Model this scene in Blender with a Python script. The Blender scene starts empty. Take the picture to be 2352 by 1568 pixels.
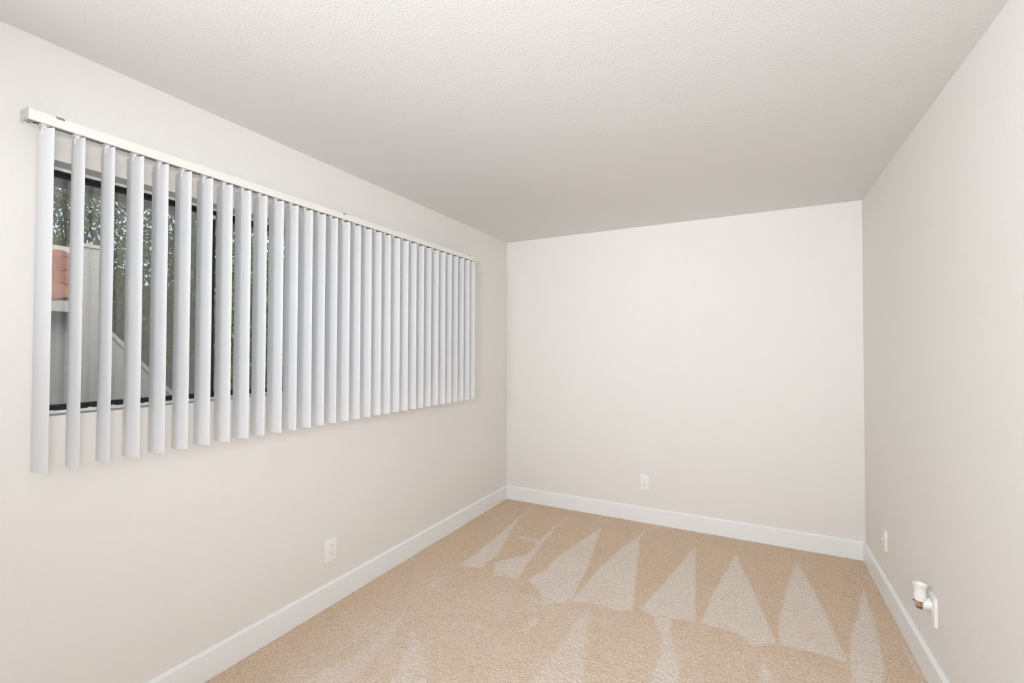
import bpy, bmesh, math, random
import numpy as np
from mathutils import Vector, Matrix

random.seed(7)
rng = np.random.default_rng(7)
PI = math.pi
scene = bpy.context.scene
COL = scene.collection

# ------------------------------------------------------------------ room size
W, D, H = 2.7506, 3.8598, 2.44          # width, back wall, ceiling height
REAR = -4.40                            # wall behind the camera

# ------------------------------------------------------------------ helpers
def lin(r, g, b):
    def f(c):
        c /= 255.0
        return c / 12.92 if c <= 0.04045 else ((c + 0.055) / 1.055) ** 2.4
    return (f(r), f(g), f(b), 1.0)

def link(name, me, m=None, parent=None):
    o = bpy.data.objects.new(name, me)
    COL.objects.link(o)
    if m is not None and me is not None:
        me.materials.append(m)
    if parent is not None:
        o.parent = parent
    return o

def obj(name, bm, m, parent=None, smooth=False, loc=None):
    me = bpy.data.meshes.new(name)
    bmesh.ops.recalc_face_normals(bm, faces=bm.faces[:])
    bm.to_mesh(me); bm.free()
    if smooth:
        me.shade_smooth()
        try:
            me.set_sharp_from_angle(angle=math.radians(40))
        except Exception:
            pass
    o = link(name, me, m, parent)
    if loc:
        o.location = loc
    return o

def thing(name, label, cat, loc=(0, 0, 0), group=None):
    o = bpy.data.objects.new(name, None)
    COL.objects.link(o)
    o.location = loc
    o.empty_display_size = 0.05
    o['label'] = label; o['category'] = cat
    if group:
        o['group'] = group
    return o

def struct(name, bm, m, parent=None, smooth=False):
    o = obj(name, bm, m, parent, smooth)
    if parent is None:
        o['kind'] = 'structure'
    return o

def box(bm, x0, x1, y0, y1, z0, z1, bev=0.0, seg=2):
    r = bmesh.ops.create_cube(bm, size=1.0)
    for v in r['verts']:
        v.co.x = x0 + (v.co.x + .5) * (x1 - x0)
        v.co.y = y0 + (v.co.y + .5) * (y1 - y0)
        v.co.z = z0 + (v.co.z + .5) * (z1 - z0)
    if bev > 0:
        es = list({e for v in r['verts'] for e in v.link_edges})
        bmesh.ops.bevel(bm, geom=es, offset=bev, segments=seg, profile=0.5, affect='EDGES')
    return r['verts']

def prism(bm, pts, a, b):
    """pts: list of 3-vectors of a flat polygon, swept from offset a to offset b."""
    va = [bm.verts.new(Vector(p) + Vector(a)) for p in pts]
    vb = [bm.verts.new(Vector(p) + Vector(b)) for p in pts]
    n = len(pts)
    bm.faces.new(va); bm.faces.new(vb[::-1])
    for i in range(n):
        bm.faces.new((va[i], vb[i], vb[(i + 1) % n], va[(i + 1) % n]))

def lathe(bm, prof, c, n=32, axis='z', a0=0.0, a1=2 * PI, sx=1.0, sy=1.0):
    """prof: (radius, height) pairs."""
    full = abs(a1 - a0 - 2 * PI) < 1e-6
    k = n if full else n + 1
    rings = []
    for r, h in prof:
        ring = []
        for i in range(k):
            t = a0 + (a1 - a0) * i / n
            p = (r * math.cos(t) * sx, r * math.sin(t) * sy, h)
            if axis == 'x':
                p = (h, r * math.cos(t) * sx, r * math.sin(t) * sy)
            elif axis == 'y':
                p = (r * math.cos(t) * sx, h, r * math.sin(t) * sy)
            ring.append(bm.verts.new((c[0] + p[0], c[1] + p[1], c[2] + p[2])))
        rings.append(ring)
    for A, B in zip(rings, rings[1:]):
        for i in range(n if full else n):
            j = (i + 1) % k
            if not full and i == n:
                continue
            bm.faces.new((A[i], A[j], B[j], B[i]))
    return rings

def tube(bm, pts, rad, n=8):
    pts = [Vector(p) for p in pts]
    if not hasattr(rad, '__len__'):
        rad = [rad] * len(pts)
    rings = []
    for i, p in enumerate(pts):
        d = (pts[min(i + 1, len(pts) - 1)] - pts[max(i - 1, 0)]).normalized()
        u = d.orthogonal().normalized(); v = d.cross(u)
        if rings:
            u = (pu - d * pu.dot(d)).normalized(); v = d.cross(u)
        pu = u
        rings.append([bm.verts.new(p + (u * math.cos(2 * PI * k / n) + v * math.sin(2 * PI * k / n)) * rad[i]) for k in range(n)])
    for A, B in zip(rings, rings[1:]):
        for k in range(n):
            bm.faces.new((A[k], A[(k + 1) % n], B[(k + 1) % n], B[k]))
    bm.faces.new(rings[0][::-1]); bm.faces.new(rings[-1])

# ------------------------------------------------------------------ materials
def new_mat(name):
    m = bpy.data.materials.new(name); m.use_nodes = True
    nt = m.node_tree
    return m, nt, nt.nodes['Principled BSDF'], nt.nodes['Material Output']

def plain(name, col, rough=.5, spec=.5, metal=0.0):
    m, nt, b, o = new_mat(name)
    b.inputs['Base Color'].default_value = col
    b.inputs['Roughness'].default_value = rough
    b.inputs['Specular IOR Level'].default_value = spec
    b.inputs['Metallic'].default_value = metal
    return m

def coords(nt):
    return nt.nodes.new('ShaderNodeTexCoord').outputs['Object']

def noise(nt, vec, scale, detail=3, rough=.5, dist=0.0):
    n = nt.nodes.new('ShaderNodeTexNoise')
    n.inputs['Scale'].default_value = scale
    n.inputs['Detail'].default_value = detail
    n.inputs['Roughness'].default_value = rough
    n.inputs['Distortion'].default_value = dist
    nt.links.new(vec, n.inputs['Vector'])
    return n.outputs['Fac']

def ramp(nt, fac, stops):
    r = nt.nodes.new('ShaderNodeValToRGB')
    e = r.color_ramp.elements
    while len(e) < len(stops):
        e.new(0.5)
    for el, (p, c) in zip(e, stops):
        el.position = p; el.color = c if len(c) == 4 else (*c, 1)
    nt.links.new(fac, r.inputs['Fac'])
    return r.outputs['Color']

def bump(nt, h, strength, dist, prev=None):
    b = nt.nodes.new('ShaderNodeBump')
    b.inputs['Strength'].default_value = strength
    b.inputs['Distance'].default_value = dist
    nt.links.new(h, b.inputs['Height'])
    if prev is not None:
        nt.links.new(prev, b.inputs['Normal'])
    return b.outputs['Normal']

def painted(name, col, s1, s2, strength, dist, rough=.85):
    """orange-peel sprayed and painted drywall"""
    m, nt, b, o = new_mat(name)
    v = coords(nt)
    n1 = noise(nt, v, s1, 1.5, .5, .25)
    r1 = ramp(nt, n1, [(0.50, (0, 0, 0)), (0.68, (1, 1, 1))])
    nt.links.new(bump(nt, r1, strength, dist), b.inputs['Normal'])
    b.inputs['Base Color'].default_value = col
    b.inputs['Roughness'].default_value = rough
    b.inputs['Specular IOR Level'].default_value = .25
    return m
M = {}
M['wall'] = painted('wall_paint', lin(232, 229, 224), 95, 240, .13, .0025)
M['ceiling'] = painted('ceiling_paint', lin(231, 230, 228), 105, 240, .13, .003)
M['trim'] = plain('trim_paint', lin(240, 242, 242), .38)
M['plastic'] = plain('white_plastic', lin(243, 242, 239), .35)
M['plastic_warm'] = plain('ivory_plastic', lin(238, 231, 220), .4)
M['slot'] = plain('dark_slot', lin(84, 80, 76), .7)
M['screw'] = plain('screw_metal', lin(140, 134, 126), .4, .5, .8)
M['alum'] = plain('rail_metal', lin(196, 195, 192), .35, .5, .35)
M['rail_in'] = plain('rail_inside', lin(120, 118, 112), .5, .5, .3)
M['rail'] = plain('rail_enamel', lin(238, 236, 231), .35)
M['clip'] = plain('clip_metal', lin(150, 148, 144), .4, .5, .7)
M['black'] = plain('black_anodised', lin(24, 22, 23), .45)
M['darkgrey'] = plain('dark_rubber', lin(52, 50, 48), .6)
M['caulk'] = plain('caulk', lin(226, 224, 220), .6)
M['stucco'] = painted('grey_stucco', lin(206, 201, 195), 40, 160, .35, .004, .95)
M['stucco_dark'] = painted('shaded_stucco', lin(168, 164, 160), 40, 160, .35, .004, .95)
M['cap'] = plain('painted_cap', lin(212, 208, 202), .8)
M['soffit'] = plain('painted_wood_soffit', lin(176, 164, 152), .8)
M['bark'] = plain('bark', lin(78, 66, 56), .95)
M['earth'] = plain('earth', lin(84, 78, 64), 1.0)

# vane plastic: white, lets a little light through
m, nt, b, o = new_mat('vane_vinyl')
b.inputs['Base Color'].default_value = lin(248, 248, 248)
b.inputs['Roughness'].default_value = .42
tr = nt.nodes.new('ShaderNodeBsdfTranslucent'); tr.inputs['Color'].default_value = lin(244, 245, 246)
mx = nt.nodes.new('ShaderNodeMixShader'); mx.inputs[0].default_value = .46
nt.links.new(b.outputs[0], mx.inputs[1]); nt.links.new(tr.outputs[0], mx.inputs[2]); nt.links.new(mx.outputs[0], o.inputs[0])
M['vane'] = m

# window glass: clear with mirror reflection by Fresnel
m, nt, b, o = new_mat('window_glass')
nt.nodes.remove(b)
t = nt.nodes.new('ShaderNodeBsdfTransparent'); t.inputs['Color'].default_value = (.93, .95, .94, 1)
g = nt.nodes.new('ShaderNodeBsdfGlossy'); g.inputs['Roughness'].default_value = .01
fr = nt.nodes.new('ShaderNodeFresnel'); fr.inputs['IOR'].default_value = 1.52
mx = nt.nodes.new('ShaderNodeMixShader')
nt.links.new(fr.outputs[0], mx.inputs[0]); nt.links.new(t.outputs[0], mx.inputs[1]); nt.links.new(g.outputs[0], mx.inputs[2])
nt.links.new(mx.outputs[0], o.inputs[0])
M['glass'] = m
m2 = m.copy(); m2.name = 'coated_glass'; m2.node_tree.nodes['Fresnel'].inputs['IOR'].default_value = 1.95; M['glass_coated'] = m2

# insect screen: fine grey mesh, mostly open
m, nt, b, o = new_mat('insect_screen')
b.inputs['Base Color'].default_value = lin(120, 120, 118); b.inputs['Roughness'].default_value = .8
t = nt.nodes.new('ShaderNodeBsdfTransparent')
mx = nt.nodes.new('ShaderNodeMixShader'); mx.inputs[0].default_value = .30
nt.links.new(t.outputs[0], mx.inputs[1]); nt.links.new(b.outputs[0], mx.inputs[2]); nt.links.new(mx.outputs[0], o.inputs[0])
M['screen'] = m

# night-light shade and lens
m, nt, b, o = new_mat('night_light_shade')
b.inputs['Base Color'].default_value = lin(243, 242, 238); b.inputs['Roughness'].default_value = .3
b.inputs['Subsurface Weight'].default_value = 0.0
M['shade'] = m
m, nt, b, o = new_mat('clear_lens')
nt.nodes.remove(b)
t = nt.nodes.new('ShaderNodeBsdfTransparent'); t.inputs['Color'].default_value = (.88, .87, .83, 1)
g = nt.nodes.new('ShaderNodeBsdfGlossy'); g.inputs['Roughness'].default_value = .08
mx = nt.nodes.new('ShaderNodeMixShader'); mx.inputs[0].default_value = .18
nt.links.new(t.outputs[0], mx.inputs[1]); nt.links.new(g.outputs[0], mx.inputs[2]); nt.links.new(mx.outputs[0], o.inputs[0])
M['lens'] = m
M['amber'] = plain('amber_bulb', lin(236, 170, 92), .35)
M['brass'] = plain('brown_socket', lin(120, 84, 44), .4, .5, .3)

# leaves
def leaf_mat(name, c1, c2):
    m, nt, b, o = new_mat(name)
    v = coords(nt)
    c = ramp(nt, noise(nt, v, 3.0, 3), [(.35, c1[:3]), (.65, c2[:3])])
    nt.links.new(c, b.inputs['Base Color']); b.inputs['Roughness'].default_value = .55
    tr = nt.nodes.new('ShaderNodeBsdfTranslucent'); nt.links.new(c, tr.inputs['Color'])
    mx = nt.nodes.new('ShaderNodeMixShader'); mx.inputs[0].default_value = .35
    nt.links.new(b.outputs[0], mx.inputs[1]); nt.links.new(tr.outputs[0], mx.inputs[2]); nt.links.new(mx.outputs[0], o.inputs[0])
    return m
M['leaf_a'] = leaf_mat('leaf_olive', lin(72, 84, 50), lin(128, 138, 88))
M['leaf_b'] = leaf_mat('leaf_green', lin(58, 88, 44), lin(104, 140, 72))
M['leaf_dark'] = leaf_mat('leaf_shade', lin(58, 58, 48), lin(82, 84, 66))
M['leaf_c'] = leaf_mat('leaf_deep', lin(50, 74, 36), lin(96, 128, 56))

# terracotta
m, nt, b, o = new_mat('terracotta')
v = coords(nt)
c = ramp(nt, noise(nt, v, 2.5, 4), [(.3, lin(150, 96, 76)), (.7, lin(178, 122, 98))])
nt.links.new(c, b.inputs['Base Color']); b.inputs['Roughness'].default_value = .85
M['tile'] = m

# carpet: cut pile in mixed beige yarns; the vacuum has laid the pile two ways, its sheen put into the colour
m, nt, b, o = new_mat('carpet_pile')
v = coords(nt)
at = nt.nodes.new('ShaderNodeAttribute'); at.attribute_name = 'pile'
n1 = noise(nt, v, 210, 3, .65)
n2 = noise(nt, v, 26, 3, .6)
n3 = noise(nt, v, 420, 2, .7)
na = nt.nodes.new('ShaderNodeMath'); na.operation = 'MULTIPLY_ADD'
nt.links.new(n3, na.inputs[0]); na.inputs[1].default_value = .5
nb = nt.nodes.new('ShaderNodeMath'); nb.operation = 'MULTIPLY'; nb.inputs[1].default_value = .5
nt.links.new(n1, nb.inputs[0]); nt.links.new(nb.outputs[0], na.inputs[2])
ca = ramp(nt, na.outputs[0], [(.34, lin(132, 108, 86)), (.45, lin(222, 195, 166)), (.56, lin(235, 212, 187)), (.66, lin(250, 234, 213))])
cb = ramp(nt, na.outputs[0], [(.34, lin(156, 138, 122)), (.45, lin(232, 217, 203)), (.56, lin(245, 233, 221)), (.66, lin(254, 247, 240))])
# mark edges break up into tufts
wob = nt.nodes.new('ShaderNodeMath'); wob.operation = 'MULTIPLY_ADD'
nt.links.new(n2, wob.inputs[0]); wob.inputs[1].default_value = .36; wob.inputs[2].default_value = -.18
sm = nt.nodes.new('ShaderNodeMath'); sm.operation = 'ADD'; sm.use_clamp = True
nt.links.new(at.outputs['Fac'], sm.inputs[0]); nt.links.new(wob.outputs[0], sm.inputs[1])
n4 = noise(nt, v, 3.2, 3, .6)
pa = nt.nodes.new('ShaderNodeMath'); pa.operation = 'MULTIPLY_ADD'
nt.links.new(n4, pa.inputs[0]); pa.inputs[1].default_value = .7; pa.inputs[2].default_value = -.35
pb = nt.nodes.new('ShaderNodeMath'); pb.operation = 'ADD'; pb.use_clamp = True
nt.links.new(sm.outputs[0], pb.inputs[0]); nt.links.new(pa.outputs[0], pb.inputs[1])
sm = pb
mxc = nt.nodes.new('ShaderNodeMix'); mxc.data_type = 'RGBA'
nt.links.new(sm.outputs[0], mxc.inputs['Factor']); nt.links.new(ca, mxc.inputs['A']); nt.links.new(cb, mxc.inputs['B'])
nt.links.new(mxc.outputs['Result'], b.inputs['Base Color'])
b.inputs['Roughness'].default_value = 1.0; b.inputs['Specular IOR Level'].default_value = .05
nn = bump(nt, noise(nt, v, 320, 2, .6), .7, .004)
nt.links.new(nn, b.inputs['Normal'])
M['carpet'] = m

# ------------------------------------------------------------------ floor (carpet)
MARKS = [
  (1, 0.012, [(0.322, 3.523), (0.507, 2.812), (0.519, 2.558), (0.36, 2.516), (0.382, 2.745)]) ,
  (1, 0.012, [(0.67, 3.477), (0.723, 3.197), (0.712, 3.108), (0.744, 2.881), (0.785, 2.539), (0.637, 2.518), (0.561, 2.664), (0.7, 2.875), (0.671, 3.107)]) ,
  (0.7, 0.02, [(0.488, 3.136), (0.677, 3.131), (0.682, 3.084), (0.514, 3.086)]) ,
  (1, 0.012, [(1.011, 3.581), (1.126, 2.868), (1.167, 2.457), (1.042, 2.344), (0.962, 2.497), (0.846, 2.543), (0.894, 2.745), (0.899, 2.981)]) ,
  (1, 0.012, [(1.336, 3.699), (1.325, 3.517), (1.497, 2.54), (1.424, 2.49), (1.267, 2.498), (1.167, 2.457), (1.196, 2.906), (1.243, 3.236)]) ,
  (1, 0.012, [(1.709, 3.56), (1.809, 2.579), (1.7, 2.551), (1.715, 2.549), (1.598, 2.539), (1.53, 2.557), (1.599, 2.915)]) ,
  (1, 0.012, [(1.973, 3.558), (2.07, 3.111), (2.137, 2.772), (2.18, 2.583), (2.075, 2.493), (2.026, 2.568), (1.841, 2.586), (1.871, 2.927)]) ,
  (1, 0.012, [(2.338, 3.614), (2.364, 3.479), (2.42, 2.985), (2.455, 2.569), (2.324, 2.579), (2.187, 2.565), (2.191, 2.741), (2.27, 3.298)]) ,
  (1, 0.012, [(2.659, 3.396), (2.632, 2.955), (2.598, 2.645), (2.568, 2.485), (2.489, 2.102), (2.392, 2.05), (2.471, 2.624), (2.512, 2.834)]) ,
  (0.9, 0.015, [(1.596, 2.549), (1.701, 2.542), (1.715, 2.413), (1.752, 2.292), (1.775, 2.209), (1.851, 1.814), (1.671, 1.72), (1.693, 2.229), (1.669, 2.37)]) ,
  (0.9, 0.015, [(2.115, 2.46), (2.149, 2.319), (2.177, 1.986), (2.064, 1.927)]) ,
  (0.85, 0.02, [(1.268, 2.476), (1.367, 2.157), (1.438, 1.888), (1.509, 1.634), (1.22, 1.482), (1.241, 1.942), (1.256, 2.189)]) ,
  (0.8, 0.02, [(1.072, 2.25), (1.094, 2.2), (1.08, 2.05), (1.046, 2.096), (1.042, 2.213)]) ,
  (0.4, 0.03, [(1.074, 2.074), (1.109, 1.936), (1.082, 1.906), (1.052, 2.026)]) ,
  (0.35, 0.03, [(0.933, 2.286), (0.965, 1.998), (0.92, 1.956), (0.927, 2.132)]) ,
  (0.8, 0.015, [(0.533, 1.867), (0.672, 1.758), (0.824, 1.614), (0.977, 1.425), (0.783, 1.322), (0.638, 1.68), (0.561, 1.796)]) ,
  (0.8, 0.03, [(0.344, 2.082), (0.382, 1.999), (0.464, 1.867), (0.534, 1.67), (0.596, 1.224), (0.409, 1.125), (0.376, 1.403), (0.445, 1.593), (0.436, 1.697), (0.416, 1.823)]) ,
  (0.6, 0.01, [(0.358, 2.395), (0.414, 2.216), (0.344, 2.174)]) ,
  (0.6, 0.01, [(0.335, 2.186), (0.62, 2.29), (0.69, 2.142), (0.667, 2.15), (0.622, 2.256), (0.355, 2.161)]) ,
  (0.6, 0.01, [(0.482, 1.995), (0.761, 2.143), (0.774, 2.122), (0.498, 1.975)]) ,
  (0.5, 0.01, [(0.639, 2.525), (0.652, 2.518), (0.681, 2.232), (0.67, 2.237)]) ,
  (0.45, 0.015, [(0.678, 3.725), (0.702, 3.721), (0.71, 3.435), (0.687, 3.447)]) ,
  (0.45, 0.015, [(0.304, 3.849), (0.325, 3.848), (0.373, 3.456), (0.348, 3.468)]) ,
  (0.5, 0.01, [(1.995, 3.782), (2.004, 3.787), (2.002, 3.639), (1.994, 3.635)]) ,
  (0.5, 0.01, [(2.362, 3.751), (2.371, 3.756), (2.356, 3.611), (2.349, 3.607)]) ,
  (0.5, 0.008, [(1.336, 3.722), (1.387, 3.83), (1.525, 3.846), (1.53, 3.811), (1.396, 3.777), (1.364, 3.659)]) ,
  (0.45, 0.02, [(0.906, 2.391), (0.97, 2.45), (1.016, 2.376), (0.973, 2.307)]) ,
  (0.35, 0.02, [(1.373, 2.88), (1.421, 2.591), (1.346, 2.528), (1.297, 2.782)]) ,
  (0.5, 0.03, [(1.026, 1.814), (1.061, 1.817), (1.059, 1.757)]) ,
  (0.3, 0.03, [(1.077, 1.936), (1.111, 1.954), (1.111, 1.89)]) ,
]
def sdf(px, py, poly):
    """signed distance, positive inside"""
    d = np.full(px.shape, 1e9); inside = np.zeros(px.shape, bool)
    n = len(poly)
    for i in range(n):
        x0, y0 = poly[i]; x1, y1 = poly[(i + 1) % n]
        ex, ey = x1 - x0, y1 - y0
        t = np.clip(((px - x0) * ex + (py - y0) * ey) / (ex * ex + ey * ey + 1e-12), 0, 1)
        d = np.minimum(d, np.hypot(px - x0 - t * ex, py - y0 - t * ey))
        c = ((y0 > py) != (y1 > py)) & (px < ex * (py - y0) / (ey if abs(ey) > 1e-12 else 1e-12) + x0)
        inside ^= c
    return np.where(inside, d, -d)

def make_floor():
    xs = np.linspace(0, W, int(W / .005) + 1)
    ys = np.concatenate([np.linspace(REAR, .9, 60)[:-1], np.linspace(.9, D, int((D - .9) / .005) + 1)])
    X, Y = np.meshgrid(xs, ys)
    pile = np.zeros(X.shape)
    for s, e, poly in MARKS:
        f = np.clip(sdf(X, Y, poly) / (2 * e) + .5, 0, 1)
        f = f * f * (3 - 2 * f) * s
        pile = np.maximum(pile, f)
    # the open middle of the room is coloured a little lighter than the border
    base = np.clip((2.62 - Y - .02 * np.sin(X * 9)) / .25, 0, 1) * .32 + np.clip((2.1 - Y) / .7, 0, 1) * .10
    edge = np.clip(np.minimum(X, W - X) / .25 - .3, 0, 1)
    pile = np.maximum(pile, base * edge)
    # pale lint along the right-hand edge
    lint = np.clip(1 - np.abs(X - (W - .035)) / .014, 0, 1) * np.clip(1 - np.abs(Y - 2.72) / .22, 0, 1) * (rng.random(X.shape) > .35)
    pile = np.clip(pile + 1.1 * lint, 0, 1.6)
    Z = rng.normal(0, .0016, X.shape) + .0006 * (rng.random(X.shape) > .9)
    Z = np.where(Y < .9, 0, np.clip(Z, -.004, .004))
    jx = np.where((X > .004) & (X < W - .004) & (Y > .9), rng.normal(0, .0009, X.shape), 0)
    ny, nx = X.shape
    co = np.stack([X + jx, Y, Z], -1).reshape(-1, 3)
    idx = np.arange(ny * nx).reshape(ny, nx)
    q = np.stack([idx[:-1, :-1], idx[:-1, 1:], idx[1:, 1:], idx[1:, :-1]], -1).reshape(-1, 4)
    me = bpy.data.meshes.new('floor')
    me.vertices.add(len(co)); me.vertices.foreach_set('co', co.ravel())
    me.loops.add(q.size); me.loops.foreach_set('vertex_index', q.ravel().astype(np.int32))
    me.polygons.add(len(q)); me.polygons.foreach_set('loop_start', np.arange(0, q.size, 4, dtype=np.int32))
    me.update(calc_edges=True); me.validate()
    a = me.attributes.new('pile', 'FLOAT', 'POINT'); a.data.foreach_set('value', pile.ravel().astype(np.float32))
    me.shade_smooth()
    o = link('floor', me, M['carpet']); o['kind'] = 'structure'
    return o
make_floor()

# ------------------------------------------------------------------ shell
T = .16
WY0, WY1, WZ0, WZ1 = .60, 3.06, 1.188, 2.051     # window opening in the left wall
bm = bmesh.new()
# left wall with a hole: one slab, outer and inner faces around the opening
ya, yb = REAR - .12, D + .12
for (y0, y1, z0, z1) in ((ya, WY0, -.05, H + .05), (WY1, yb, -.05, H + .05), (WY0, WY1, -.05, WZ0), (WY0, WY1, WZ1, H + .05)):
    box(bm, -T, 0, y0, y1, z0, z1)
bmesh.ops.remove_doubles(bm, verts=bm.verts[:], dist=1e-5)
struct('wall_left', bm, M['wall'])
bm = bmesh.new(); box(bm, 0, W, D, D + .12, -.05, H + .05); struct('wall_back', bm, M['wall'])
bm = bmesh.new(); box(bm, W, W + .12, REAR - .12, D + .12, -.05, H + .05); wr = struct('wall_right', bm, M['wall'])
bm = bmesh.new()                               # specks of a scrape in the paint
for (y, z) in ((2.1875, .51), (2.1806, .5014), (2.164, .4633), (2.1538, .4538), (2.13, .4446), (2.1199, .4413), (2.1008, .4173), (2.0791, .387), (2.0698, .3784), (2.3038, .3978), (1.8903, .6314), (1.9399, .8111)):
    for k in range(2):
        yy, zz = y + random.uniform(-.004, .004), z + random.uniform(-.006, .006)
        n = 6; a0 = random.random() * 6
        ring_ = [bm.verts.new((W - .0003, yy + random.uniform(.6, 1.2) * .0012 * math.cos(a0 + 2 * PI * i / n), zz + random.uniform(.6, 1.3) * .0035 * math.sin(a0 + 2 * PI * i / n))) for i in range(n)]
        tip = [bm.verts.new((W + .0005, v.co.y, v.co.z)) for v in ring_]
        bm.faces.new(ring_)
        for i in range(n): bm.faces.new((ring_[i], ring_[(i + 1) % n], tip[(i + 1) % n], tip[i]))
obj('paint_scrape', bm, M['trim'], wr)
bm = bmesh.new(); box(bm, 0, W, REAR - .12, REAR, -.05, H + .05); struct('wall_rear', bm, M['wall'])
bm = bmesh.new(); box(bm, -T - .02, W + .12, REAR - .12, D + .12, H, H + .12); struct('ceiling', bm, M['ceiling'])

# baseboards: flat board with a small eased top edge
def baseboard(name, t, pts):
    """pts: wall point A, wall point B, inward normal; runs along AB"""
    a, b, n = Vector(pts[0]), Vector(pts[1]), Vector(pts[2])
    prof = [(0, -.02), (t, -.02), (t, .116), (t * .86, .1195), (t * .80, .1195), (t * .45, .1255), (0, .1265)]
    bm = bmesh.new()
    prism(bm, [a + n * u + Vector((0, 0, z)) for u, z in prof], (0, 0, 0), b - a)
    return struct(name, bm, M['trim'])
baseboard('baseboard_left', .014, ((0, REAR, 0), (0, D, 0), (1, 0, 0)))
baseboard('baseboard_back', .013, ((.0, D, 0), (W, D, 0), (0, -1, 0)))
baseboard('baseboard_right', .016, ((W, REAR, 0), (W, D, 0), (-1, 0, 0)))

# ------------------------------------------------------------------ window
win = bpy.data.objects.new('window_1', None); COL.objects.link(win)
win['kind'] = 'structure'
FX = -.08
def ring(bm, x0, x1, y0, y1, z0, z1, t, tz=None, bev=0):
    tz = t if tz is None else tz
    box(bm, x0, x1, y0, y1, z1 - tz, z1, bev); box(bm, x0, x1, y0, y1, z0, z0 + tz, bev)
    box(bm, x0, x1, y0, y0 + t, z0 + tz, z1 - tz, bev); box(bm, x0, x1, y1 - t, y1, z0 + tz, z1 - tz, bev)
bm = bmesh.new(); ring(bm, FX - .02, FX, WY0, WY1, WZ0, WZ1, .0095); obj('casing', bm, M['trim'], win)
bm = bmesh.new()
z0, z1, y0, y1 = WZ0 + .0095, WZ1 - .0095, WY0 + .0095, WY1 - .0095
ring(bm, FX - .07, FX - .004, y0, y1, z0, z1, .011, .009)
obj('window_frame', bm, M['black'], win)
YM1, YM2 = 1.203, 2.452                       # meeting stiles
def sash(ya, yb, x0, x1, st, screen):
    bm = bmesh.new(); ring(bm, x0, x1, ya, yb, z0 + .009, z1 - .009, st, .010)
    s = obj('sash', bm, M['black'], win)
    bm = bmesh.new(); box(bm, (x0 + x1) / 2 - .002, (x0 + x1) / 2 + .002, ya + st, yb - st, z0 + .019, z1 - .019)
    obj('glass_pane', bm, M['glass_coated'] if screen else M['glass'], s)
    if screen:
        bm = bmesh.new()
        box(bm, x0 - .027, x0 - .0265, ya + .008, yb - .004, z0 + .012, z1 - .012)
        obj('insect_screen', bm, M['screen'], s)
sash(y0 + .009, YM1 + .012, FX - .03, FX - .012, .020, True)
sash(YM2 - .012, y1 - .009, FX - .03, FX - .012, .020, True)
sash(YM1 - .012, YM2 + .012, FX - .055, FX - .037, .022, False)
# latch on the meeting stile and uneven caulk along the bottom track
bm = bmesh.new(); box(bm, FX - .012, FX - .002, YM1 - .006, YM1 + .010, 2.004, 2.022, .003); obj('latch', bm, M['caulk'], win)
bm = bmesh.new()
for k in range(46):
    y = WY0 + .02 + k * (WY1 - WY0 - .04) / 45 + random.uniform(-.01, .01)
    r = bmesh.ops.create_icosphere(bm, subdivisions=1, radius=random.uniform(.002, .0045))
    for v in r['verts']:
        v.co = Vector((FX - .002 + v.co.x * .6, y + v.co.y * random.uniform(2, 4), z0 + .001 + v.co.z))
obj('caulk_bead', bm, M['caulk'], win, True)

# ------------------------------------------------------------------ vertical blind
XR = .0801; ZT, ZB = 2.1144, 1.0227
R0, R1 = .5425, 3.1245                         # rail ends
TH = [1.416, 1.518, 1.525, 1.403, 1.412, 1.408, 1.402, 1.385, 1.363, 1.482, 1.385, 1.446, 1.38, 1.425, 1.48, 1.348, 1.396, 1.32, 1.342, 1.33, 1.269, 1.311, 1.333, 1.401, 1.406, 1.34, 1.306, 1.393, 1.417, 1.44, 1.43, 1.525]
blind = thing('vertical_blind', 'white vertical blind with long vanes hanging in front of the window', 'blind', (XR, (R0 + R1) / 2, 2.158))
BL = Vector(blind.location)
def at_blind(o):
    o.parent = blind; o.matrix_parent_inverse = Matrix.Identity(4)
xf, xb = .1050, .0555; zb, zt = 2.1255, 2.1580; t = .0016
bm = bmesh.new()
prof = [(xb, zb), (xb, zt), (xf, zt), (xf, zb), (xf - .0095, zb), (xf - .0095, zb + .0022), (xf - t, zb + .0022), (xf - t, zt - t),
        (xb + t, zt - t), (xb + t, zb + .0022), (xb + .0105, zb + .0022), (xb + .0105, zb)]
prism(bm, [Vector((x, R0 + .004, z)) - BL for x, z in prof], (0, 0, 0), (0, R1 - R0 - .008, 0))
rail = obj('headrail', bm, M['rail']); at_blind(rail)
bm = bmesh.new()                               # bright inner channel seen through the slot
box(bm, xb + t, xb + .014, R0 + .03, R1 - .03, zb + .0035, zb + .012)
for v in bm.verts: v.co -= BL
o = obj('inner_channel', bm, M['alum']); o.parent = rail
bm = bmesh.new(); box(bm, xb + .016, xf - t, R0 + .03, R1 - .03, zb + .016, zb + .018)  # flat dark sheet inside the rail, coloured as the shade in the slot
for v in bm.verts: v.co -= BL
o = obj('slot_shade', bm, M['slot']); o.parent = rail
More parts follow.
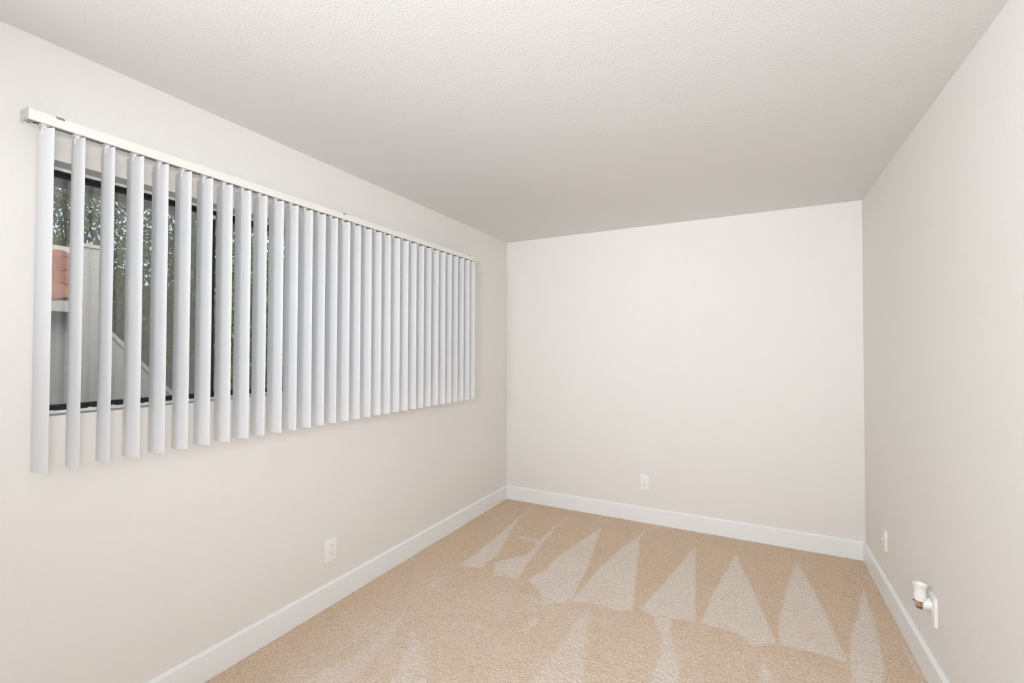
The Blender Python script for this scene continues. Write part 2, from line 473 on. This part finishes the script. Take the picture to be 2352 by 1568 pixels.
for (a, b_) in ((R0, R0 + .022), (R1 - .022, R1)):
    bm = bmesh.new()
    e0 = R0 if a == R0 else R1 - .004
    box(bm, xb - .0004, xf + .0004, e0, e0 + .004, zb - .0004, zt + .0004, .001)
    box(bm, xb + .0035, xf - .0035, a + .001, b_ - .001, zb + .0008, zb + .006)
    for v in bm.verts: v.co -= BL
    cap = obj('end_cap', bm, M['alum']); cap.parent = rail
    for x in (xb + .014, xf - .013):
        bm = bmesh.new()
        lathe(bm, [(.0001, zb - .0006), (.0028, zb - .0006), (.0028, zb + .002)], (x, (a + b_) / 2 + .002, 0), 16)
        lathe(bm, [(.0052, zb - .0002), (.0062, zb - .0002), (.0062, zb + .002)], (x, (a + b_) / 2 + .002, 0), 16)
        for v in bm.verts: v.co -= BL
        s = obj('screw', bm, M['clip'], None, True); s.parent = rail
for y in (.620, 1.784, 3.038):                 # mounting clips hooked over the front edge
    bm = bmesh.new()
    box(bm, .0, xf - .012, y - .014, y + .014, zt, zt + .0012)
    prism(bm, [(xf - .014, y - .010, zt + .0012), (xf + .0012, y - .010, zt + .0008), (xf + .0012, y - .008, zt - .0055), (xf + .0002, y - .008, zt - .0055), (xf + .0002, y - .010, zt)], (0, 0, 0), (0, .020, 0))
    for v in bm.verts: v.co -= BL
    c = obj('mounting_clip', bm, M['clip']); at_blind(c)

# one vane, curved across its width
w, sag, th = .089, .0075, .0009
def vane_bm():
    bm = bmesh.new(); n = 14
    front, back = [], []
    for i in range(n + 1):
        s = -w / 2 + w * i / n
        off = -sag * (1 - (2 * s / w) ** 2)
        front.append((s, off - th / 2)); back.append((s, off + th / 2))
    pts = front + back[::-1]
    zs = [ZB - ZT, -.0015, 0]
    loops = [[bm.verts.new((x, y, z)) for x, y in pts] for z in (ZB - ZT, 0)]
    A, B = loops; k = len(pts)
    for i in range(k):
        bm.faces.new((A[i], A[(i + 1) % k], B[(i + 1) % k], B[i]))
    for i in range(n):
        for L in loops:
            bm.faces.new((L[i], L[i + 1], L[k - 2 - i], L[k - 1 - i]))
    return bm
v0 = obj('vane', vane_bm(), M['vane'], None, True)
bm = bmesh.new()
yo = -sag
box(bm, -.0115, .0115, yo - .010 + .004, yo + .014, .0115, .0165, .001)          # carrier in the rail slot
box(bm, -.0035, .0035, yo + .001, yo + .009, .002, .0125, .001)                 # stem
box(bm, -.0034, .0034, yo - .0030, yo - .0008, -.018, .006, .0008)              # hook leg, camera side
box(bm, -.0028, .0028, yo + .0010, yo + .0032, -.012, .006, .0008)              # hook leg, window side
box(bm, -.0028, .0028, yo - .0035, yo + .0090, .0022, .0065, .0008)
c0 = obj('carrier', bm, M['plastic'], v0, True)
for i, th_ in enumerate(TH):
    if i == 0:
        vo, co_ = v0, c0
    else:
        vo = v0.copy(); COL.objects.link(vo)
        co_ = c0.copy(); COL.objects.link(co_); co_.parent = vo
    vo.parent = blind
    vo.location = Vector((XR, .5942 + i * .08035, ZT)) - BL
    vo.rotation_euler = (random.uniform(-.0006, .0006), random.uniform(-.0006, .0006), PI / 2 - th_)

# ------------------------------------------------------------------ wall plates
def frame_of(origin, u, n):
    """local axes: u along the wall (seen from the room: to the right), z up, n out of the wall"""
    u, n = Vector(u), Vector(n); z = Vector((0, 0, 1))
    m = Matrix((u, n, z)).transposed().to_4x4(); m.translation = Vector(origin)
    return m
def plate_bm(pw, ph, d):
    bm = bmesh.new()
    vs = box(bm, -pw / 2, pw / 2, 0, d, -ph / 2, ph / 2)
    bm.verts.ensure_lookup_table()
    es = [e for e in bm.edges if sum(v.co.y > d * .9 for v in e.verts) >= 1 and all(v.co.y > -1 for v in e.verts)]
    bmesh.ops.bevel(bm, geom=es, offset=.0028, segments=3, profile=.6, affect='EDGES')
    return bm
def outlet(label, origin, u, n, pw, ph, d=.007):
    r = thing('power_outlet', label, 'outlet', origin)
    r.matrix_world = frame_of(origin, u, n)
    obj('wall_plate', plate_bm(pw, ph, d), M['plastic'], r, True)
    bm = bmesh.new(); box(bm, -.0165, .0165, d - .002, d + .0012, -.0335, .0335, .0012)
    rec = obj('receptacle', bm, M['plastic'], r, True)
    for zc in (.0205, -.0185):
        for sx, hh in ((-.0063, .0042), (.0063, .0034)):
            bm = bmesh.new(); box(bm, sx - .0010, sx + .0010, d - .001, d + .0014, zc + .004 - hh, zc + .004 + hh)
            obj('blade_slot', bm, M['slot'], rec)
        bm = bmesh.new()
        lathe(bm, [(.0001, d + .0015), (.0024, d + .0015), (.0024, d)], (0, 0, zc - .0075), 14, 'y')
        obj('ground_hole', bm, M['slot'], rec)
    for zc in (ph / 2 - .0125, -ph / 2 + .0125):
        bm = bmesh.new(); lathe(bm, [(.0001, d + .0006), (.0026, d + .0006), (.0028, d - .001)], (0, 0, zc), 14, 'y')
        obj('plate_screw', bm, M['plastic'], r, True)
    return r
outlet('white duplex power outlet low on the window wall below the blind', (0, 1.804, .3025), (0, 1, 0), (1, 0, 0), .077, .121)
outlet('white duplex power outlet low on the back wall, above the baseboard', (1.292, D, .3255), (1, 0, 0), (0, -1, 0), .066, .120)
outlet('white power outlet on the right wall with the night light plugged in', (W, 2.542, .329), (0, -1, 0), (-1, 0, 0), .076, .121, .010)

# cable jack plate
J = thing('cable_jack', 'narrow ivory cable jack plate on right wall near the back corner', 'wall jack', (W, 3.328, .334))
J.matrix_world = frame_of((W, 3.328, .334), (0, -1, 0), (-1, 0, 0))
obj('wall_plate', plate_bm(.070, .115, .011), M['plastic_warm'], J, True)
bm = bmesh.new(); lathe(bm, [(.0075, .010), (.0075, .014), (.0048, .0145), (.0048, .022), (.0025, .0222), (.0001, .018)], (0, 0, .001), 18, 'y')
obj('coax_socket', bm, M['plastic_warm'], J, True)
for zc in (.0425, -.0425):
    bm = bmesh.new(); lathe(bm, [(.0001, .0128), (.0034, .0124), (.0038, .0105)], (0, 0, zc), 14, 'y')
    obj('screw', bm, M['screw'], J, True)

# ------------------------------------------------------------------ night light
NX, NY = 2.7055, 2.545
N = thing('night_light', 'small white plug-in night light with open cup shade and amber bulb', 'night light', (W - .011, NY, .352))
NL = Vector(N.location)
def nl(name, bm, m, parent=None, smooth=True):
    for v in bm.verts: v.co -= NL
    return obj(name, bm, m, parent or N, smooth)
bm = bmesh.new()                                            # cup shade, open at the top, flared rim
lathe(bm, [(.0196, .388), (.0198, .398), (.0208, .408), (.0228, .416), (.0258, .4215), (.0252, .4225), (.0218, .4165), (.0196, .408), (.0184, .398), (.0182, .388)], (NX, NY, 0), 40)
nl('shade', bm, M['shade'])
bm = bmesh.new()                                            # body ring under the shade
lathe(bm, [(.0001, .3895), (.0188, .3895), (.0208, .3885), (.0214, .375), (.0210, .3585), (.0204, .3565), (.0001, .3565)], (NX, NY, 0), 40)
body = nl('housing', bm, M['plastic'])
# rear half of the lower bowl and the elbow that plugs into the wall
bm = bmesh.new()
def bowl(bm, a0, a1, r0, n=20, m=8, zc=.3565, hh=.038):
    prof = []
    for i in range(m + 1):
        q = i / m * PI / 2
        prof.append((max(r0 * math.cos(q) ** .75, .0001), zc - hh * math.sin(q)))
    lathe(bm, prof, (NX, NY, 0), n, 'z', a0, a1)
bowl(bm, -PI * .42, PI * .42, .0205)
nl('bowl_back', bm, M['plastic'])
bm = bmesh.new()
pts = [(NX + .004, NY, .346), (NX + .014, NY, .346), (NX + .026, NY, .347), (W - .0105, NY, .348)]
tube(bm, pts, [.020, .0215, .0215, .0225], 28)
nl('plug_body', bm, M['plastic'])
bm = bmesh.new()
bowl(bm, PI * .42, PI * 1.58, .0206, 28)
lens = nl('lens', bm, M['lens'])
bm = bmesh.new()                                            # dark seam round the lens
tube(bm, [(NX + .0208 * math.cos(a), NY + .0208 * math.sin(a), .3562) for a in [PI * .42 + PI * 1.16 * i / 24 for i in range(25)]], .0007, 6)
for a in (PI * .42, PI * 1.58):
    tube(bm, [(NX + .0208 * max(math.cos(q), 0) ** .75 * math.cos(a), NY + .0208 * max(math.cos(q), 0) ** .75 * math.sin(a), .3562 - .038 * math.sin(q)) for q in [PI / 2 * i / 10 for i in range(10)]], .0006, 6)
nl('lens_seam', bm, M['brass'])
bm = bmesh.new()                                            # small amber bulb and its socket
lathe(bm, [(.0001, .3285), (.0040, .330), (.0062, .336), (.0062, .346), (.0045, .352), (.0045, .3565)], (NX - .004, NY - .006, 0), 18)
nl('bulb', bm, M['amber'])
bm = bmesh.new(); lathe(bm, [(.0001, .3195), (.009, .3215), (.0105, .3262), (.0001, .3262)], (NX - .003, NY + .002, 0), 18)
nl('socket', bm, M['brass'])
bm = bmesh.new(); lathe(bm, [(.0001, NX - .0226), (.0030, NX - .0222), (.0030, NX - .018)], (0, NY + .004, .350), 14, 'x')
nl('light_sensor', bm, M['slot'])

# ------------------------------------------------------------------ outside: eave, ground, neighbours, trees
bm = bmesh.new()
box(bm, -1.22, -T, -2.0, 6.0, 2.30, 2.36)
box(bm, -1.25, -1.19, -2.0, 6.0, 2.285, 2.46)
struct('roof_eave', bm, M['soffit'])
GZ = -2.9
bm = bmesh.new(); box(bm, -22, -T, -8, 22, GZ - .1, GZ); struct('ground', bm, M['earth'])

B = thing('neighbouring_building', 'grey stucco building with a terracotta tiled roof, behind the leftmost vanes', 'building', (-5.4, 1.2, GZ))
BO = Vector(B.location)
def bo(name, bm, m, parent=None, smooth=False):
    for v in bm.verts: v.co -= BO
    return obj(name, bm, m, parent or B, smooth)
by0, by1 = .2, 2.40
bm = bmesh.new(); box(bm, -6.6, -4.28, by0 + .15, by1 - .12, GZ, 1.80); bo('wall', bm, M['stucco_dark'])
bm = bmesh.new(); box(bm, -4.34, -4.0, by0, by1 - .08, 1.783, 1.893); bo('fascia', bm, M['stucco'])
bm = bmesh.new(); box(bm, -5.22, -4.96, by0, by1, 2.40, 2.595); bo('ridge_trim', bm, M['cap'])
bm = bmesh.new()                                            # roof: barrel tiles in stepped courses
slope = (2.548 - 1.903) / 1.0; ang = math.atan(slope); L = 1.0 / math.cos(ang)
nc = 4; per = .215; nseg = 12
cols = int((by1 - by0) / per)
for r in range(nc):
    a0 = (0, .27, .556, .83)[r] * L; a1 = ((.27, .556, .83, 1.0)[r]) * L + (.05 if r < 3 else -.02)
    for cidx in range(cols):
        yc = by0 + (cidx + .5) * per + .014 * (r % 2) - .007
        prof = []
        for k in range(nseg + 1):
            q = k / nseg
            y = yc - per / 2 + q * per
            hgt = .024 * max(0.0, math.sin(PI * min(1, q / .72))) if q < .72 else -.012 * math.sin(PI * (q - .72) / .28)
            prof.append((y, hgt))
        def P(a, lift, y, h):
            x = -4.0 - a * math.cos(ang) + h * math.sin(ang) * 0
            z = 1.905 + a * math.sin(ang) + (h + lift) * math.cos(ang)
            return bm.verts.new((x, y, z))
        top0 = [P(a0 - .02, .022, y, h) for y, h in prof]; top1 = [P(a1, .004, y, h) for y, h in prof]
        bot0 = [P(a0 - .02, .012, y, h) for y, h in prof]; bot1 = [P(a1, -.014, y, h) for y, h in prof]
        for k in range(nseg):
            bm.faces.new((top0[k], top0[k + 1], top1[k + 1], top1[k]))
            bm.faces.new((bot0[k + 1], bot0[k], bot1[k], bot1[k + 1]))
            bm.faces.new((bot0[k], bot0[k + 1], top0[k + 1], top0[k]))
bo('tile_roof', bm, M['tile'])

S = thing('stair_wall', 'pale grey stucco stair wall with tall pier and sloping top, outside the window', 'wall', (-3.1, 2.2, GZ))
SO = Vector(S.location)
def so(name, bm, m, parent=None):
    for v in bm.verts: v.co -= SO
    return obj(name, bm, m, parent or S)
bm = bmesh.new(); box(bm, -3.10, -3.0, 1.72, 1.955, GZ, 2.287); so('pier', bm, M['stucco'])
bm = bmesh.new(); box(bm, -3.115, -2.985, 1.71, 1.957, 2.287, 2.317); so('pier_cap', bm, M['cap'])
bm = bmesh.new()
sl = (1.000 - 1.5639) / (2.4466 - 1.9698)
ys_, ye = 1.955, 4.6
za, ze = 1.5639 + sl * (ys_ - 1.9698), 1.5639 + sl * (ye - 1.9698)
prism(bm, [(-3.0, ys_, GZ), (-3.0, ys_, za - .05), (-3.0, ye, max(ze - .05, GZ + .05)), (-3.0, ye, GZ)], (0, 0, 0), (-.2, 0, 0))
so('guard_wall', bm, M['stucco'])
bm = bmesh.new()
prism(bm, [(-2.985, ys_, za - .05), (-2.985, ys_, za), (-2.985, ye, ze), (-2.985, ye, ze - .05)], (0, 0, 0), (-.23, 0, 0))
so('guard_cap', bm, M['cap'])

def tree(name, label, base, crown_c, crown_r, nclump, leaf, size, mat_leaf, seed):
    rr = random.Random(seed)
    r = thing(name, label, 'tree', base)
    b0 = Vector(base); cc = Vector(crown_c)
    bm = bmesh.new()
    ttop = Vector((cc.x - b0.x, cc.y - b0.y, cc.z - b0.z + crown_r[2] * .3))
    mid = ttop * .5 + Vector((rr.uniform(-.15, .15), rr.uniform(-.15, .15), 0))
    tube(bm, [(0, 0, 0), mid, ttop], [.17, .12, .05], 10)
    clumps = []
    for k in range(nclump):
        while True:
            p = Vector((rr.uniform(-1, 1), rr.uniform(-1, 1), rr.uniform(-1, 1)))
            if .35 < p.length < 1: break
        q = Vector((p.x * crown_r[0], p.y * crown_r[1], p.z * crown_r[2])) + cc - b0
        clumps.append(q)
        if k % 3 == 0:
            s = ttop * rr.uniform(.45, .9)
            tube(bm, [s, (s + q) / 2 + Vector((0, 0, .12)), q], [.035, .02, .006], 5)
    obj('trunk', bm, M['bark'], r, True)
    n = nclump * leaf
    vs = np.zeros((n * 4, 3)); 
    g = np.random.default_rng(seed)
    C = np.repeat(np.array([tuple(c) for c in clumps]), leaf, 0)
    pos = C + g.normal(0, 1, (n, 3)) * np.array([.26, .26, .20])
    d = g.normal(0, 1, (n, 3)); d[:, 2] -= .4; d /= np.linalg.norm(d, axis=1)[:, None]
    e = np.cross(d, g.normal(0, 1, (n, 3))); e /= np.linalg.norm(e, axis=1)[:, None]
    nn_ = np.cross(d, e)
    s = (size * g.uniform(.7, 1.35, n))[:, None]
    vs[0::4] = pos; vs[1::4] = pos + d * s * .5 + e * s * .24 + nn_ * s * .05
    vs[2::4] = pos + d * s; vs[3::4] = pos + d * s * .5 - e * s * .24 + nn_ * s * .05
    me = bpy.data.meshes.new('foliage')
    me.vertices.add(n * 4); me.vertices.foreach_set('co', vs.ravel())
    me.loops.add(n * 4); me.loops.foreach_set('vertex_index', np.arange(n * 4, dtype=np.int32))
    me.polygons.add(n); me.polygons.foreach_set('loop_start', np.arange(0, n * 4, 4, dtype=np.int32))
    me.update(calc_edges=True); me.validate()
    link('foliage', me, mat_leaf, r)
    return r
tree('leafy_tree', 'grey-green tree with patches of sky, rising behind the tiled roof', (-9.7, 3.9, GZ), (-9.7, 3.9, 3.4), (1.0, 1.3, 2.3), 62, 120, .10, M['leaf_a'], 3)
tree('leafy_tree', 'olive-green tree behind the sloping stair wall, seen through left sash', (-6.3, 4.25, GZ), (-6.3, 4.3, 3.0), (.8, .8, 1.8), 90, 150, .085, M['leaf_a'], 5)
tree('leafy_tree', 'dense bright green tree seen just right of the black window stile', (-8.6, 7.3, GZ), (-8.6, 7.3, 1.6), (1.1, 1.5, 2.7), 230, 95, .12, M['leaf_b'], 8)
# bank of shrubs under the trees, their shade put into the dark leaf colour
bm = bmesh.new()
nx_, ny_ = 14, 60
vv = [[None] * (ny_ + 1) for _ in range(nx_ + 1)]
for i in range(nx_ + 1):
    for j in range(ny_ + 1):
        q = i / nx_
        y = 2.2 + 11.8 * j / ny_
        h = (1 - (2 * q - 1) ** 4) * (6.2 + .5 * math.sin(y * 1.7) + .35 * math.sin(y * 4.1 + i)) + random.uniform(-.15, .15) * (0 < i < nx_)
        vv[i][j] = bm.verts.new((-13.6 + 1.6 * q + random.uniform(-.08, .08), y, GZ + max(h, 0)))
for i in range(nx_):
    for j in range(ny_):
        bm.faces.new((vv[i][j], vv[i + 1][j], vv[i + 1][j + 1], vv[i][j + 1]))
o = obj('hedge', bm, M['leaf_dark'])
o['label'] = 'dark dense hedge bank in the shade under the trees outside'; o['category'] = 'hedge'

# ------------------------------------------------------------------ light
wd = bpy.data.worlds.new('sky'); scene.world = wd; wd.use_nodes = True
nt = wd.node_tree; bg = nt.nodes['Background']
sky = nt.nodes.new('ShaderNodeTexSky'); sky.sky_type = 'NISHITA'; sky.sun_disc = False
sky.sun_elevation = math.radians(38); sky.sun_rotation = math.radians(100); sky.altitude = 50; sky.dust_density = 2.5
hs = nt.nodes.new('ShaderNodeHueSaturation'); hs.inputs['Saturation'].default_value = .6
nt.links.new(sky.outputs[0], hs.inputs['Color']); nt.links.new(hs.outputs[0], bg.inputs['Color'])
bg.inputs['Strength'].default_value = .48

def area(name, loc, size, power, rot, col=(1, 1, 1), shape='DISK', size_y=None, spread=PI):
    l = bpy.data.lights.new(name, 'AREA'); l.shape = shape; l.size = size
    if size_y: l.size_y = size_y
    l.energy = power; l.color = col; l.spread = spread
    o = bpy.data.objects.new(name, l); COL.objects.link(o)
    o.location = loc; o.rotation_euler = rot
    return o
# unseen fill lights added in the rear half: one soft, one from either side
TINT = (.965, 1.0, 1.065)
area('soft_fill', (2.0, -1.5, 2.0), .6, 18.6, (math.radians(91), 0, math.radians(8)), TINT, spread=math.radians(85))
area('left_fill', (.5, -1.1, 1.9), .6, 27.0, (math.radians(92), 0, math.radians(-40)), TINT, spread=math.radians(115))
area('right_fill', (2.55, -.2, 1.45), .7, 14.5, (math.radians(91), 0, math.radians(52)), TINT, spread=math.radians(140))

# ------------------------------------------------------------------ camera
f, yaw, pitch, roll, cx, h = 1051.1269, .4826618, .0175951, .0024932, 2.0789231, 1.4147504
fwd = Vector((-math.sin(yaw) * math.cos(pitch), math.cos(yaw) * math.cos(pitch), math.sin(pitch)))
right = Vector((math.cos(yaw), math.sin(yaw), 0)); up = right.cross(fwd)
r2 = math.cos(roll) * right + math.sin(roll) * up
u2 = -math.sin(roll) * right + math.cos(roll) * up
cam = bpy.data.cameras.new('camera'); co = bpy.data.objects.new('camera', cam); COL.objects.link(co)
mw = Matrix((r2, u2, -fwd)).transposed().to_4x4(); mw.translation = (cx, 0, h)
co.matrix_world = mw
cam.sensor_fit = 'HORIZONTAL'; cam.sensor_width = 36; cam.lens = f / 2352 * 36
cam.clip_start = .05; cam.clip_end = 200
scene.camera = co

vs_ = scene.view_settings
scene.display_settings.display_device = 'sRGB'
vs_.view_transform = 'Standard'; vs_.look = 'None'; vs_.gamma = 1; vs_.use_curve_mapping = False
vs_.exposure = 0.02
scene.cycles.use_denoising = True
scene.cycles.use_adaptive_sampling = True
scene.cycles.adaptive_threshold = .10
scene.cycles.adaptive_min_samples = 16
scene.cycles.max_bounces = 8
scene.cycles.diffuse_bounces = 5
scene.cycles.glossy_bounces = 2
scene.cycles.transparent_max_bounces = 12
scene.cycles.caustics_reflective = False; scene.cycles.caustics_refractive = False
